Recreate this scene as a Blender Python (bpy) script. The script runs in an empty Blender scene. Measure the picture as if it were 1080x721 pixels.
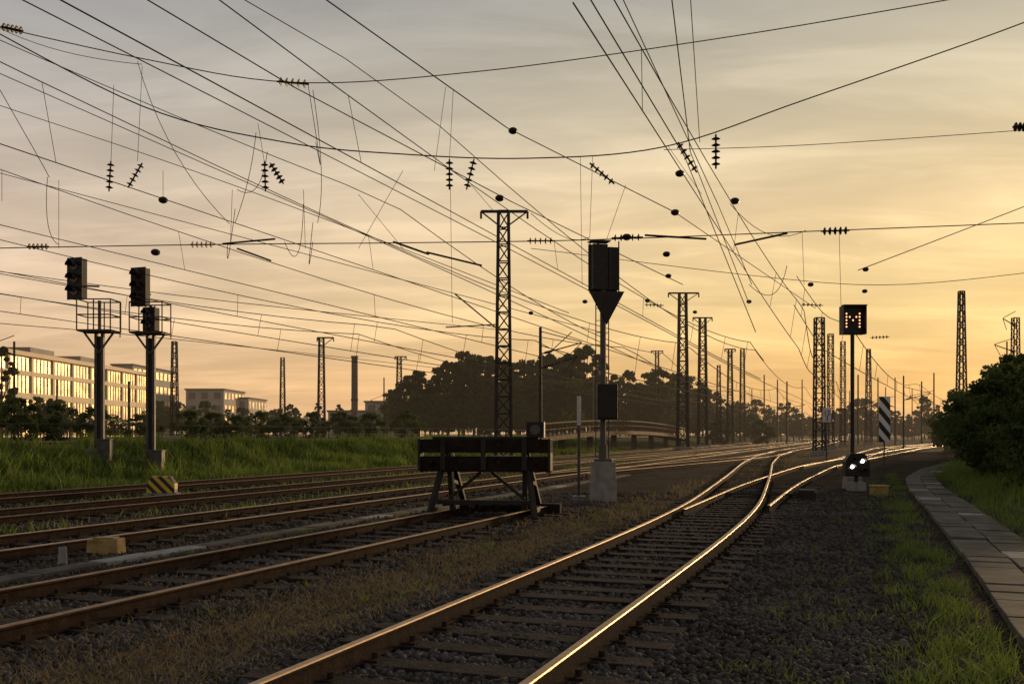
import bpy, math, random
import numpy as np
from mathutils import Vector, Matrix
random.seed(7); rng=np.random.default_rng(7)
F=1050.0; HZ=458.0; CH=1.65
def W(px,py,d): return Vector(((px-540)/F*d, d, CH+(HZ-py)/F*d))
scene=bpy.context.scene
col=scene.collection
# ---------------------------------------------------------------- materials
def lin(c):
    return tuple(((v/255)/12.92 if v/255<=.04045 else ((v/255+.055)/1.055)**2.4) for v in c)+(1,)
def newmat(name):
    m=bpy.data.materials.new(name); m.use_nodes=True
    nt=m.node_tree; return m,nt,nt.nodes['Principled BSDF']
def N(nt,t,**k):
    n=nt.nodes.new(t)
    for a,b in k.items(): setattr(n,a,b)
    return n
def mat(name,c,rough=.7,metal=0,var=.35,scale=6,bump=.0,c2=None,spec=.5):
    m,nt,b=newmat(name)
    tc=N(nt,'ShaderNodeTexCoord'); no=N(nt,'ShaderNodeTexNoise'); no.inputs['Scale'].default_value=scale; no.inputs['Detail'].default_value=6
    nt.links.new(tc.outputs['Object'],no.inputs['Vector'])
    r=N(nt,'ShaderNodeValToRGB'); r.color_ramp.elements[0].position=.3; r.color_ramp.elements[1].position=.7
    r.color_ramp.elements[0].color=tuple(v*(1-var) for v in c)+(1,)
    r.color_ramp.elements[1].color=(c2+(1,)) if c2 else tuple(min(1,v*(1+var)) for v in c)+(1,)
    nt.links.new(no.outputs['Fac'],r.inputs['Fac']); nt.links.new(r.outputs['Color'],b.inputs['Base Color'])
    b.inputs['Roughness'].default_value=rough; b.inputs['Metallic'].default_value=metal
    b.inputs['Specular IOR Level'].default_value=spec
    if bump:
        bp=N(nt,'ShaderNodeBump'); bp.inputs['Strength'].default_value=bump; bp.inputs['Distance'].default_value=.02
        n2=N(nt,'ShaderNodeTexNoise'); n2.inputs['Scale'].default_value=scale*5; nt.links.new(tc.outputs['Object'],n2.inputs['Vector'])
        nt.links.new(n2.outputs['Fac'],bp.inputs['Height']); nt.links.new(bp.outputs['Normal'],b.inputs['Normal'])
    return m
def emis(name,c,s):
    m,nt,b=newmat(name); b.inputs['Base Color'].default_value=c+(1,); b.inputs['Emission Color'].default_value=c+(1,); b.inputs['Emission Strength'].default_value=s; return m
def island(name,ca,cb,rough=.8,transl=0,spec=.3,patch=None):
    m,nt,b=newmat(name)
    g=N(nt,'ShaderNodeNewGeometry'); r=N(nt,'ShaderNodeValToRGB')
    r.color_ramp.elements[0].color=ca+(1,); r.color_ramp.elements[1].color=cb+(1,)
    src=g.outputs['Random Per Island']
    if patch:
        no=N(nt,'ShaderNodeTexNoise'); no.inputs['Scale'].default_value=patch; no.inputs['Detail'].default_value=4; nt.links.new(g.outputs['Position'],no.inputs['Vector'])
        mp_=N(nt,'ShaderNodeMapRange'); mp_.inputs[1].default_value=.3; mp_.inputs[2].default_value=.7; nt.links.new(no.outputs['Fac'],mp_.inputs[0])
        av=N(nt,'ShaderNodeMix'); av.inputs[0].default_value=.6; nt.links.new(src,av.inputs[2]); nt.links.new(mp_.outputs[0],av.inputs[3]); src=av.outputs[0]
    nt.links.new(src,r.inputs['Fac']); nt.links.new(r.outputs['Color'],b.inputs['Base Color'])
    b.inputs['Roughness'].default_value=rough; b.inputs['Specular IOR Level'].default_value=spec
    if transl:
        t=N(nt,'ShaderNodeBsdfTranslucent'); mx=N(nt,'ShaderNodeMixShader'); mx.inputs[0].default_value=transl
        nt.links.new(r.outputs['Color'],t.inputs['Color']); nt.links.new(b.outputs[0],mx.inputs[1]); nt.links.new(t.outputs[0],mx.inputs[2])
        nt.links.new(mx.outputs[0],nt.nodes['Material Output'].inputs['Surface'])
    return m
M_steel=mat('dark_painted_steel',(.03,.027,.024),.7,.0,.4,3,spec=.25)
M_galv=mat('galvanised_steel',(.085,.08,.075),.6,.3,.3,5)
M_black=mat('black_enamel',(.012,.012,.013),.5,0,.4,4,spec=.3)
M_rust=mat('rusty_rail_side',(.034,.02,.013),.9,0,.5,9,.3,spec=.1)
M_head=mat('polished_rail_head',(.36,.24,.14),.45,1,.25,10)
M_headdull=mat('used_rail_head',(.2,.13,.08),.5,1,.3,7)
M_sleeper=mat('weathered_timber',(.034,.026,.02),.9,0,.5,7,.6,spec=.15)
M_wood=mat('old_beam_timber',(.02,.014,.011),.9,0,.5,5,.5,spec=.15)
M_conc=mat('concrete',(.25,.24,.22),.85,0,.3,5,.3)
M_concd=mat('dirty_concrete',(.11,.097,.08),.9,0,.45,2.2,.3,spec=.15)
M_yc=mat('yellowed_concrete',(.33,.23,.08),.8,0,.35,8,.3)
M_white=mat('white_sign_paint',(.62,.6,.56),.5,0,.12,6)
M_wall=mat('cream_render_wall',(.66,.53,.36),.7,0,.08,.3)
M_wall2=mat('grey_wall',(.28,.265,.25),.8,0,.15,.3)
M_roof=mat('roof_bitumen',(.08,.08,.08),.9,0,.2,.4)
M_ins=mat('brown_porcelain',(.02,.011,.008),.5,0,.3,9,spec=.25)
M_wire=mat('weathered_copper_wire',(.02,.017,.015),.9,0,.2,9,spec=.05)
M_bark=mat('bark',(.04,.03,.022),.9,0,.4,5,.4)
M_rail=mat('railing_timber',(.13,.085,.05),.8,0,.3,2,spec=.15)
m,nt,b=newmat('sunset_tinted_glass')
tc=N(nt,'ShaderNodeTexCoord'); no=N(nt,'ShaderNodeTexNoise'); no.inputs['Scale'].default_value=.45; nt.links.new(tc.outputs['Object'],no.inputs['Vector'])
r=N(nt,'ShaderNodeValToRGB'); r.color_ramp.elements[0].position=.38; r.color_ramp.elements[1].position=.62; r.color_ramp.elements[0].color=(.16,.13,.09,1); r.color_ramp.elements[1].color=(.58,.42,.2,1)  # gold end of the ramp paints the reflected sunset into the glass colour
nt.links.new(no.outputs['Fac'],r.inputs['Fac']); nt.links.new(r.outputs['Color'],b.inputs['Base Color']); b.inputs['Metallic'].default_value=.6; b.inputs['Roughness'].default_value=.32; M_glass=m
M_leaf=island('tree_foliage',(.03,.05,.012),(.1,.14,.032),.7,.42,patch=.8)
M_leaffar=island('far_tree_foliage',(.03,.05,.014),(.11,.145,.04),.8,.42,patch=.25)
M_grass=island('green_grass',(.055,.1,.016),(.24,.31,.055),.6,.5,patch=.35)
M_dry=island('dry_grass',(.12,.095,.045),(.34,.26,.14),.7,.35)
M_stone=island('ballast_stone',(.02,.017,.014),(.125,.108,.094),.85,spec=.15,patch=.9)
M_orange=emis('signal_matrix_lamp',(1,.42,.2),2.6)
M_lamp=emis('white_signal_lamp',(1,.93,.75),9)
M_redoff=mat('signal_lens',(.04,.01,.01),.1,0,.2,5)
def stripes(name,ca,cb,scale,axis=(1,1)):
    m,nt,b=newmat(name)
    tc=N(nt,'ShaderNodeTexCoord'); s=N(nt,'ShaderNodeSeparateXYZ'); nt.links.new(tc.outputs['Object'],s.inputs[0])
    a=N(nt,'ShaderNodeMath',operation='MULTIPLY'); a.inputs[1].default_value=axis[0]; nt.links.new(s.outputs['X'],a.inputs[0])
    c=N(nt,'ShaderNodeMath',operation='MULTIPLY_ADD'); c.inputs[1].default_value=axis[1]; nt.links.new(s.outputs['Z'],c.inputs[0]); nt.links.new(a.outputs[0],c.inputs[2])
    d=N(nt,'ShaderNodeMath',operation='MULTIPLY'); d.inputs[1].default_value=scale; nt.links.new(c.outputs[0],d.inputs[0])
    f=N(nt,'ShaderNodeMath',operation='FRACT'); nt.links.new(d.outputs[0],f.inputs[0])
    g=N(nt,'ShaderNodeMath',operation='GREATER_THAN'); g.inputs[1].default_value=.5; nt.links.new(f.outputs[0],g.inputs[0])
    mx=N(nt,'ShaderNodeMix',data_type='RGBA'); nt.links.new(g.outputs[0],mx.inputs[0]); mx.inputs[6].default_value=ca+(1,); mx.inputs[7].default_value=cb+(1,)
    nt.links.new(mx.outputs[2],b.inputs['Base Color']); b.inputs['Roughness'].default_value=.5
    return m
M_strY=stripes('yellow_black_stripes',(.6,.42,.04),(.015,.015,.015),3.6)
M_strW=stripes('white_black_stripes',(.75,.73,.7),(.015,.015,.015),1.5,(1.2,1))
# ---------------------------------------------------------------- mesh helpers
class MB:
    def __init__(s): s.v=[]; s.f=[]; s.m=[]; s.mats=[]
    def mi(s,mt):
        if mt not in s.mats: s.mats.append(mt)
        return s.mats.index(mt)
    def add(s,vs,fs,mt):
        o=len(s.v); s.v+= [tuple(v) for v in vs]; i=s.mi(mt)
        for f in fs: s.f.append(tuple(a+o for a in f)); s.m.append(i)
    def box(s,c,sz,mt,rot=0,taper=1):
        c=Vector(c); hx,hy,hz=sz[0]/2,sz[1]/2,sz[2]/2
        vs=[]
        for z in(-1,1):
            k=taper if z>0 else 1
            for x,y in((-1,-1),(1,-1),(1,1),(-1,1)):
                X,Y=x*hx*k,y*hy*k
                vs.append(c+Vector((X*math.cos(rot)-Y*math.sin(rot),X*math.sin(rot)+Y*math.cos(rot),z*hz)))
        s.add(vs,[(3,2,1,0),(4,5,6,7),(0,1,5,4),(1,2,6,5),(2,3,7,6),(3,0,4,7)],mt)
    def tube(s,p,q,r,mt,r2=None,n=8,cap=True,ph=0):
        p=Vector(p);q=Vector(q); r2=r if r2 is None else r2
        d=(q-p)
        if d.length<1e-6: return
        d.normalize(); a=d.orthogonal() if abs(d.z)>.999 else d.cross(Vector((0,0,1))); a.normalize(); b=d.cross(a)
        vs=[]
        for c,rr in((p,r),(q,r2)):
            for i in range(n):
                t=2*math.pi*i/n+ph; vs.append(c+(a*math.cos(t)+b*math.sin(t))*rr)
        fs=[(i,(i+1)%n,n+(i+1)%n,n+i) for i in range(n)]
        if cap: fs+= [tuple(range(n-1,-1,-1)),tuple(range(n,2*n))]
        s.add(vs,fs,mt)
    def beam(s,p,q,w,mt): s.tube(p,q,w*.707,mt,n=4,ph=math.pi/4)
    def poly(s,pts,mt,rf=None):
        for i in range(len(pts)-1):
            p,q=Vector(pts[i]),Vector(pts[i+1])
            r1=min(.03,max(.008,.00042*abs(p.y))); r2=min(.03,max(.008,.00042*abs(q.y)))
            if rf: r1*=rf;r2*=rf
            s.tube(p,q,r1,mt,r2,n=5,cap=False)
    def ell(s,c,rx,rz,mt,n=10):
        c=Vector(c); vs=[];k=6
        for j in range(k+1):
            t=math.pi*j/k
            for i in range(n):
                a=2*math.pi*i/n; vs.append(c+Vector((rx*math.sin(t)*math.cos(a),rx*math.sin(t)*math.sin(a),rz*math.cos(t))))
        fs=[(j*n+i,(j+1)*n+i,(j+1)*n+(i+1)%n,j*n+(i+1)%n) for j in range(k) for i in range(n)]
        s.add(vs,fs,mt)
    def prism(s,pts,y0,y1,mt,org=(0,0,0),rot=0):
        n=len(pts); vs=[]
        for y in(y0,y1):
            for x,z in pts:
                vs.append(Vector(org)+Vector((x*math.cos(rot)-y*math.sin(rot),x*math.sin(rot)+y*math.cos(rot),z)))
        fs=[(i,(i+1)%n,n+(i+1)%n,n+i) for i in range(n)]+[tuple(range(n-1,-1,-1)),tuple(range(n,2*n))]
        s.add(vs,fs,mt)
    def obj(s,name,parent=None,bevel=0,smooth=False,loc=None):
        me=bpy.data.meshes.new(name)
        vs=s.v
        if loc is not None: vs=[tuple(Vector(v)-Vector(loc)) for v in vs]
        me.from_pydata([tuple(float(q) for q in v) for v in vs],[],s.f)
        for mt in s.mats: me.materials.append(mt)
        me.polygons.foreach_set('material_index',s.m)
        o=bpy.data.objects.new(name,me); col.objects.link(o)
        if loc is not None: o.location=loc
        if parent: o.parent=parent
        if bevel:
            md=o.modifiers.new('b','BEVEL'); md.width=bevel; md.segments=2; md.limit_method='ANGLE'
        if smooth: me.polygons.foreach_set('use_smooth',[True]*len(me.polygons))
        return o
def empty(name,loc=(0,0,0)):
    o=bpy.data.objects.new(name,None); col.objects.link(o); o.location=loc; o.empty_display_size=.2; return o
def npmesh(name,V,T,mt,parent=None,link=True):
    me=bpy.data.meshes.new(name); V=np.asarray(V,dtype=np.float32).reshape(-1,3); T=np.asarray(T,dtype=np.int32)
    k=T.shape[1]; me.vertices.add(len(V)); me.vertices.foreach_set('co',V.ravel())
    me.loops.add(T.size); me.loops.foreach_set('vertex_index',T.ravel()); me.polygons.add(len(T))
    me.polygons.foreach_set('loop_start',np.arange(0,T.size,k,dtype=np.int32)); me.polygons.foreach_set('loop_total',np.full(len(T),k,dtype=np.int32))
    me.materials.append(mt); me.update(calc_edges=True)
    if not link: return me
    o=bpy.data.objects.new(name,me); col.objects.link(o); o.parent=parent; return o
# ---------------------------------------------------------------- terrain
S=.36
def rshift(d): return np.interp(d,[-50,30,47.6,109,150,260,900],[0,0,.8,10,18,40,160])
def sst(a,b,x):
    t=np.clip((x-a)/(b-a),0,1); return t*t*(3-2*t)
def height(x,d):
    x=np.asarray(x,dtype=float); d=np.asarray(d,dtype=float)
    u=x-S*d; ur=u-rshift(d)
    z=1.2*sst(-23.6,-28.5,u)
    z=z+.75*sst(3.2,8,ur)
    z=z-.05*np.exp(-((u+5.1)/.5)**2)
    z=z+.018*np.sin(x*2.1+1.3*np.sin(d*1.1))*np.cos(d*1.7+x*.6)*sst(0,1,np.minimum(np.abs(u+2.8),9)/2.2)
    return z
us=np.concatenate([-np.geomspace(2600,36,26),np.arange(-34,14,.33),np.geomspace(15,2600,34)])
ds=np.concatenate([np.arange(-20,3,2),np.arange(3,40,.4),np.geomspace(40.5,5000,80)])
U,D=np.meshgrid(us,ds); X=U+S*D; Z=height(X,D)
V=np.stack([X,D,Z],-1).reshape(-1,3); nu=len(us)
I=np.arange(len(ds)-1)[:,None]*nu+np.arange(nu-1)[None,:]
T=np.stack([I,I+1,I+nu+1,I+nu],-1).reshape(-1,4)
m,nt,b=newmat('ballast_and_grass_ground')
L=nt.links
geo=N(nt,'ShaderNodeNewGeometry')
ag=N(nt,'ShaderNodeAttribute'); ag.attribute_name='grass'
ad=N(nt,'ShaderNodeAttribute'); ad.attribute_name='dry'
n1=N(nt,'ShaderNodeTexNoise'); n1.inputs['Scale'].default_value=.9; n1.inputs['Detail'].default_value=8; n1.inputs['Roughness'].default_value=.65
L.new(geo.outputs['Position'],n1.inputs['Vector'])
ad1=N(nt,'ShaderNodeMath',operation='ADD'); L.new(ag.outputs['Fac'],ad1.inputs[0]); L.new(n1.outputs['Fac'],ad1.inputs[1])
mr=N(nt,'ShaderNodeMapRange'); mr.inputs[1].default_value=.84; mr.inputs[2].default_value=1.1; L.new(ad1.outputs[0],mr.inputs[0])
vo=N(nt,'ShaderNodeTexVoronoi'); vo.inputs['Scale'].default_value=19; L.new(geo.outputs['Position'],vo.inputs['Vector'])
sv=N(nt,'ShaderNodeSeparateColor'); L.new(vo.outputs['Color'],sv.inputs[0])
rb=N(nt,'ShaderNodeValToRGB'); rb.color_ramp.elements[0].color=(.014,.011,.009,1); rb.color_ramp.elements[1].color=(.075,.06,.047,1)
L.new(sv.outputs[0],rb.inputs['Fac'])
n3=N(nt,'ShaderNodeTexNoise'); n3.inputs['Scale'].default_value=.35; n3.inputs['Detail'].default_value=5; L.new(geo.outputs['Position'],n3.inputs['Vector'])
rm=N(nt,'ShaderNodeMapRange'); rm.inputs[1].default_value=.3; rm.inputs[2].default_value=.7; rm.inputs[3].default_value=.5; rm.inputs[4].default_value=1.25; L.new(n3.outputs['Fac'],rm.inputs[0])
ml=N(nt,'ShaderNodeVectorMath',operation='SCALE'); L.new(rb.outputs['Color'],ml.inputs[0]); L.new(rm.outputs[0],ml.inputs['Scale'])
n2=N(nt,'ShaderNodeTexNoise'); n2.inputs['Scale'].default_value=14; n2.inputs['Detail'].default_value=6; L.new(geo.outputs['Position'],n2.inputs['Vector'])
rg=N(nt,'ShaderNodeValToRGB'); rg.color_ramp.elements[0].position=.3; rg.color_ramp.elements[0].color=(.03,.045,.012,1); rg.color_ramp.elements[1].position=.7; rg.color_ramp.elements[1].color=(.085,.11,.03,1)
rd=N(nt,'ShaderNodeValToRGB'); rd.color_ramp.elements[0].position=.3; rd.color_ramp.elements[0].color=(.06,.045,.025,1); rd.color_ramp.elements[1].position=.7; rd.color_ramp.elements[1].color=(.2,.145,.075,1)
L.new(n2.outputs['Fac'],rg.inputs['Fac']); L.new(n2.outputs['Fac'],rd.inputs['Fac'])
mg=N(nt,'ShaderNodeMix',data_type='RGBA'); L.new(ad.outputs['Fac'],mg.inputs[0]); L.new(rg.outputs['Color'],mg.inputs[6]); L.new(rd.outputs['Color'],mg.inputs[7])
mm=N(nt,'ShaderNodeMix',data_type='RGBA'); L.new(mr.outputs[0],mm.inputs[0]); L.new(ml.outputs[0],mm.inputs[6]); L.new(mg.outputs[2],mm.inputs[7])
L.new(mm.outputs[2],b.inputs['Base Color']); b.inputs['Roughness'].default_value=1; b.inputs['Specular IOR Level'].default_value=.03
bp=N(nt,'ShaderNodeBump'); bp.inputs['Strength'].default_value=.9; bp.inputs['Distance'].default_value=.045
iv=N(nt,'ShaderNodeMath',operation='MULTIPLY'); iv.inputs[1].default_value=-1; L.new(vo.outputs['Distance'],iv.inputs[0]); L.new(iv.outputs[0],bp.inputs['Height']); L.new(bp.outputs['Normal'],b.inputs['Normal'])
ground=npmesh('ground',V,T,m)
ground.data.polygons.foreach_set('use_smooth',[True]*len(T))
def gzone(x,d):
    u=x-S*d; ur=u-rshift(d)
    g=.52*np.exp(-((u+5.25)/.95)**4)
    g=np.maximum(g,.3*((u<-5.9)&(u>-9.5)))
    g=np.maximum(g,.33*((u<-9.3)&(u>-10.8)))
    for uc in(-14.15,-18.65): g=np.maximum(g,.42*np.exp(-((u-uc)/.8)**4))
    g=np.maximum(g,1.0*((u<-22.9)&(u>-28.8)))
    g=np.maximum(g,.2*((u<-28.8)&(u>-38)))
    g=np.maximum(g,.8*(u<-38))
    g=np.maximum(g,.36*((ur>-.0)&(ur<1.05)))
    g=np.maximum(g,.4*((ur>1.9)&(ur<3.6)))
    g=np.maximum(g,.9*(ur>3.6))
    g=np.maximum(g,.2*((u<-1.1+.0)&(u>-1.6)))
    g=np.maximum(g,.25*((d>22)&(d<60)&(ur<1)&(u>-6)))
    return g
dry=np.where((U<-4)&(U>-22.5),.9,np.where(U>-1,.4,.2))
for nm,arr in(('grass',gzone(X,D)),('dry',dry)):
    a=ground.data.attributes.new(nm,'FLOAT','POINT'); a.data.foreach_set('value',arr.ravel().astype(np.float32))
# ---------------------------------------------------------------- tracks
def smooth_path(pts,d0,d1,k=8):
    d=np.arange(d0,d1,.5); p=np.array(pts,dtype=float)
    n=int(k/.5)
    ext=d0+.5*np.arange(-n,len(d)+n)
    x=np.interp(ext,p[:,0],p[:,1])
    s0=(p[1,1]-p[0,1])/(p[1,0]-p[0,0]); s1=(p[-1,1]-p[-2,1])/(p[-1,0]-p[-2,0])
    x=np.where(ext<p[0,0],p[0,1]+s0*(ext-p[0,0]),x); x=np.where(ext>p[-1,0],p[-1,1]+s1*(ext-p[-1,0]),x)
    ker=np.hanning(2*n+1); ker/=ker.sum()
    xs=np.convolve(x,ker,'valid'); return np.stack([xs[:len(d)],d],-1)
def offs(path,o):
    t=np.gradient(path,axis=0); t/=np.linalg.norm(t,axis=1)[:,None]
    return path+np.stack([t[:,1],-t[:,0]],-1)*o, t
prof=[(-.07,0),(-.07,.012),(-.012,.028),(-.012,.1),(-.036,.112),(-.036,.133),(-.029,.142),(.029,.142),(.036,.133),(.036,.112),(.012,.1),(.012,.028),(.07,.012),(.07,0)]
def rail(path,o,z,head,name,parent,start=None):
    p,t=offs(path,o)
    if start is not None:
        k=p[:,1]>=start; p=p[k]; t=t[k]
    n=len(prof); nn=np.stack([t[:,1],-t[:,0]],-1)
    vs=[];fs=[];ms=[]
    for i in range(len(p)):
        for a,bz in prof: vs.append((float(p[i,0]+nn[i,0]*a),float(p[i,1]+nn[i,1]*a),float(z+bz)))
    for i in range(len(p)-1):
        for j in range(n-1):
            fs.append((i*n+j,(i+1)*n+j,(i+1)*n+j+1,i*n+j+1)); ms.append(1 if j in(5,6,7) else 0)
    fs.append(tuple(range(n))); ms.append(0)
    me=bpy.data.meshes.new(name); me.from_pydata(vs,[],fs); me.materials.append(M_rust); me.materials.append(head); me.polygons.foreach_set('material_index',ms)
    ob=bpy.data.objects.new(name,me); col.objects.link(ob); ob.parent=parent
    return ob
def track(path,z=.035,head=M_head,sl_end=150,sl_len=2.5,rails=((-.755,None),(.755,None)),sleepers_from=-99):
    par=empty('railway_track')
    for i,(o,st) in enumerate(rails): rail(path,o,z,head,'rail_%d'%(i+1),par,st)
    mb=MB(); fb=MB()
    seg=np.linalg.norm(np.diff(path,axis=0),axis=1); cum=np.concatenate([[0],np.cumsum(seg)])
    s=.3
    while s<cum[-1]:
        x=float(np.interp(s,cum,path[:,0])); y=float(np.interp(s,cum,path[:,1]))
        if y>sl_end: break
        if y>sleepers_from:
            x2=np.interp(s+.5,cum,path[:,0]); y2=np.interp(s+.5,cum,path[:,1])
            rot=math.atan2(y2-y,x2-x)-math.pi/2+random.uniform(-.015,.015) if s+.5<cum[-1] else rot
            mb.box((x,y,z-.065+random.uniform(-.012,.004)),(sl_len+random.uniform(-.06,.06),.25,.15),M_sleeper,rot)
            if y<34:
                for o in(-.755,.755):
                    c,sn=math.cos(rot),math.sin(rot)
                    fb.box((x+o*c,y+o*sn,z+.012),(.34,.15,.02),M_rust,rot)
                    for q in(-.115,.115):
                        fb.tube((x+(o+q)*c,y+(o+q)*sn,z+.02),(x+(o+q)*c,y+(o+q)*sn,z+.065),.022,M_rust,n=6)
        s+=.62
    if mb.v: mb.obj('sleepers',par,bevel=.008)
    if fb.v: fb.obj('rail_fastenings',par)
    return par
off=.8
ptsA=[(-12,-6.3-off),(15,3.31-off),(21,5.25-off),(36,9.35-off),(52,13.6-off),(70,18.8-off),(92,26.0-off),(120,.36*120-7.5),(420,.36*420-7.5)]
pA=smooth_path(ptsA,-8,420,7)
ptsB=[(-12,-6.3-off),(15,3.31-off),(21,5.45-off),(29,8.2-off),(47.6,15.4-off),(109,45-off),(150,67-off),(420,230)]
pB=smooth_path(ptsB,16,420,8)
def ul(u,d0,d1): return smooth_path([(d0-5,S*(d0-5)+u),(d1+5,S*(d1+5)+u)],d0,d1,4)
track(pA)
track(pB,z=.031,rails=((-.755,19.5),(.755,20.5)),sleepers_from=22,sl_len=2.7)
track(ul(-7.5,-8,21.6),head=M_headdull)
track(ul(-11.9,-8,420))
track(ul(-16.4,-8,420),head=M_headdull)
track(ul(-20.9,-8,420),head=M_headdull)
track(smooth_path([(20,S*20-11.9),(36,S*36-11.9),(66,S*66-7.6),(110,S*110-7.5)],38,86,8),z=.027,sl_end=0)
track(smooth_path([(0,-16.4),(50,S*50-16.4),(85,S*85-11.9),(120,S*120-11.9)],52,86,8),z=.027,sl_end=0)
track(smooth_path([(40,S*40-2.8+.0),(60,22.3-2.0),(109,41.5-1),(150,62),(420,215)],46,420,8),z=.027,sl_end=90,head=M_headdull)
for u in(-31.5,-36): track(ul(u,-8,300),z=1.22,head=M_headdull,sl_end=100)
mb=MB()
d=-4
rot=math.atan2(1,S)-math.pi/2
while d<40:
    mb.box((S*d-9.75+random.uniform(-.015,.015),d,.012+random.uniform(-.008,.008)),(.32,.98,.07),M_concd if random.random()<.9 else M_conc,rot+random.uniform(-.012,.012)); d+=.945
mb.obj('concrete_cable_duct',bevel=.01)
# ---------------------------------------------------------------- path
mb=MB()
pl=np.array([(-3,.15),(3,2.25),(7.5,3.85),(12.2,5.6),(21,8.75),(30,11.9),(37,14.6),(45,18.4),(60,26.5),(80,39)])
dd=np.arange(-3,80,.05); xs=np.interp(dd,pl[:,0],pl[:,1]); ker=np.hanning(81);ker/=ker.sum(); xs=np.convolve(np.pad(xs,40,'edge'),ker,'valid')
pp=np.stack([xs,dd],-1); pp=pp[40:-40]; cum=np.concatenate([[0],np.cumsum(np.linalg.norm(np.diff(pp,axis=0),axis=1))])
s=0
while s<cum[-1]-1:
    x,y=float(np.interp(s,cum,pp[:,0])),float(np.interp(s,cum,pp[:,1])); x2,y2=np.interp(s+.5,cum,pp[:,0]),np.interp(s+.5,cum,pp[:,1])
    r=math.atan2(y2-y,x2-x)-math.pi/2; c,sn=math.cos(r),math.sin(r)
    for o,w in((.27,.5),(.79,.5)):
        h=float(height(x+o,y))
        mb.box((x+o*c,y+o*sn,h+.015+random.uniform(-.009,.009)),(w,.485,.11),M_concd if random.random()<.93 else M_conc,r+random.uniform(-.012,.012))
    s+=.5
mb.obj('concrete_footpath',bevel=.008)
# ---------------------------------------------------------------- scattered stones
def ico():
    t=(1+5**.5)/2
    v=np.array([(-1,t,0),(1,t,0),(-1,-t,0),(1,-t,0),(0,-1,t),(0,1,t),(0,-1,-t),(0,1,-t),(t,0,-1),(t,0,1),(-t,0,-1),(-t,0,1)],dtype=float); v/=np.linalg.norm(v[0])
    f=np.array([(0,11,5),(0,5,1),(0,1,7),(0,7,10),(0,10,11),(1,5,9),(5,11,4),(11,10,2),(10,7,6),(7,1,8),(3,9,4),(3,4,2),(3,2,6),(3,6,8),(3,8,9),(4,9,5),(2,4,11),(6,2,10),(8,6,7),(9,8,1)])
    return v,f
iv_,if_=ico()
def rotmats(n):
    q=rng.normal(size=(n,4)); q/=np.linalg.norm(q,axis=1)[:,None]; w,x,y,z=q.T
    return np.stack([np.stack([1-2*(y*y+z*z),2*(x*y-z*w),2*(x*z+y*w)],-1),np.stack([2*(x*y+z*w),1-2*(x*x+z*z),2*(y*z-x*w)],-1),np.stack([2*(x*z-y*w),2*(y*z+x*w),1-2*(x*x+y*y)],-1)],1)
n=70000
d=4.8*np.exp(rng.random(n)**1.0*math.log(28/4.8)); x=(rng.random(n)*2-1)*.56*d
g=gzone(x,d); keep=(rng.random(n)>g*1.25)
u=x-S*d
keep&=~((u>.95)&(u<2.0))
x=x[keep];d=d[keep];u=u[keep];n=len(x)
sz=rng.uniform(.012,.033,n)*np.where((np.abs(u+2.83)<1.9)|(np.abs(u+7.5)<1.7),1.1,1.)*(1+.02*d)
VV=iv_[None]*(sz[:,None,None]*rng.uniform(.7,1.25,(n,12,1))); VV=VV*rng.uniform(.6,1.2,(n,1,3))
VV=np.einsum('nij,nkj->nki',rotmats(n),VV)
VV[:,:,0]+=x[:,None]; VV[:,:,1]+=d[:,None]; VV[:,:,2]+=(height(x,d)+sz*.15)[:,None]
TT=if_[None]+12*np.arange(n)[:,None,None]
npmesh('ballast_gravel',VV,TT.reshape(-1,3),M_stone)
# ---------------------------------------------------------------- grass
def grass(name,x,d,h,w,mt,lean=.5):
    n=len(x); a=rng.random(n)*2*math.pi; z=height(x,d)-.01
    lx=rng.normal(size=n)*lean*h; ly=rng.normal(size=n)*lean*h
    ca,sa=np.cos(a)*w,np.sin(a)*w
    P=np.zeros((n,5,3))
    P[:,0]=np.stack([x-ca,d-sa,z],-1); P[:,1]=np.stack([x+ca,d+sa,z],-1)
    P[:,2]=np.stack([x-ca*.7+lx*.35,d-sa*.7+ly*.35,z+h*.55],-1); P[:,3]=np.stack([x+ca*.7+lx*.35,d+sa*.7+ly*.35,z+h*.55],-1)
    P[:,4]=np.stack([x+lx,d+ly,z+h*.95],-1)
    t=np.array([(0,1,3),(0,3,2),(2,3,4)]); T=t[None]+5*np.arange(n)[:,None,None]
    return npmesh(name,P,T.reshape(-1,3),mt)
def clump(cx,cy,per,sp):
    n=len(cx); x=np.repeat(cx,per)+rng.normal(size=n*per)*sp; d=np.repeat(cy,per)+rng.normal(size=n*per)*sp; return x,d
def pn(u,d,s=1.): return .5+.25*(np.sin(u*1.9*s+d*.7*s+2*np.sin(d*.31*s))+np.sin(d*1.3*s-u*.8*s+1.7*np.sin(u*.9*s)))
n=80000; d=rng.uniform(18,95,n); u=rng.uniform(-29,-22.7,n); pt=pn(u,d,.7); k=pt+rng.random(n)*.6>.45; d=d[k];u=u[k];pt=pt[k]
h=rng.uniform(.1,.42,len(d))*(.35+1.1*pt); grass('embankment_grass',u+S*d,d,h,.015,M_grass,.55)
n=900; cd=rng.uniform(24,90,n); cu=rng.uniform(-28.5,-23,n); x,d=clump(cu+S*cd,cd,22,.16); grass('embankment_weeds',x,d,np.repeat(rng.uniform(.3,.8,n),22)*rng.uniform(.6,1.1,len(x)),.022,M_grass,.35)
n=34000; d=4.5*np.exp(rng.random(n)*math.log(5.5)); u=-5.3+rng.normal(size=n)*.5; k=pn(u*3,d,1.2)+rng.random(n)*.8>.62; d=d[k];u=u[k]
grass('dry_grass_strip',u+S*d,d,rng.uniform(.03,.1,len(d)),.004,M_dry,.9)
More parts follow.
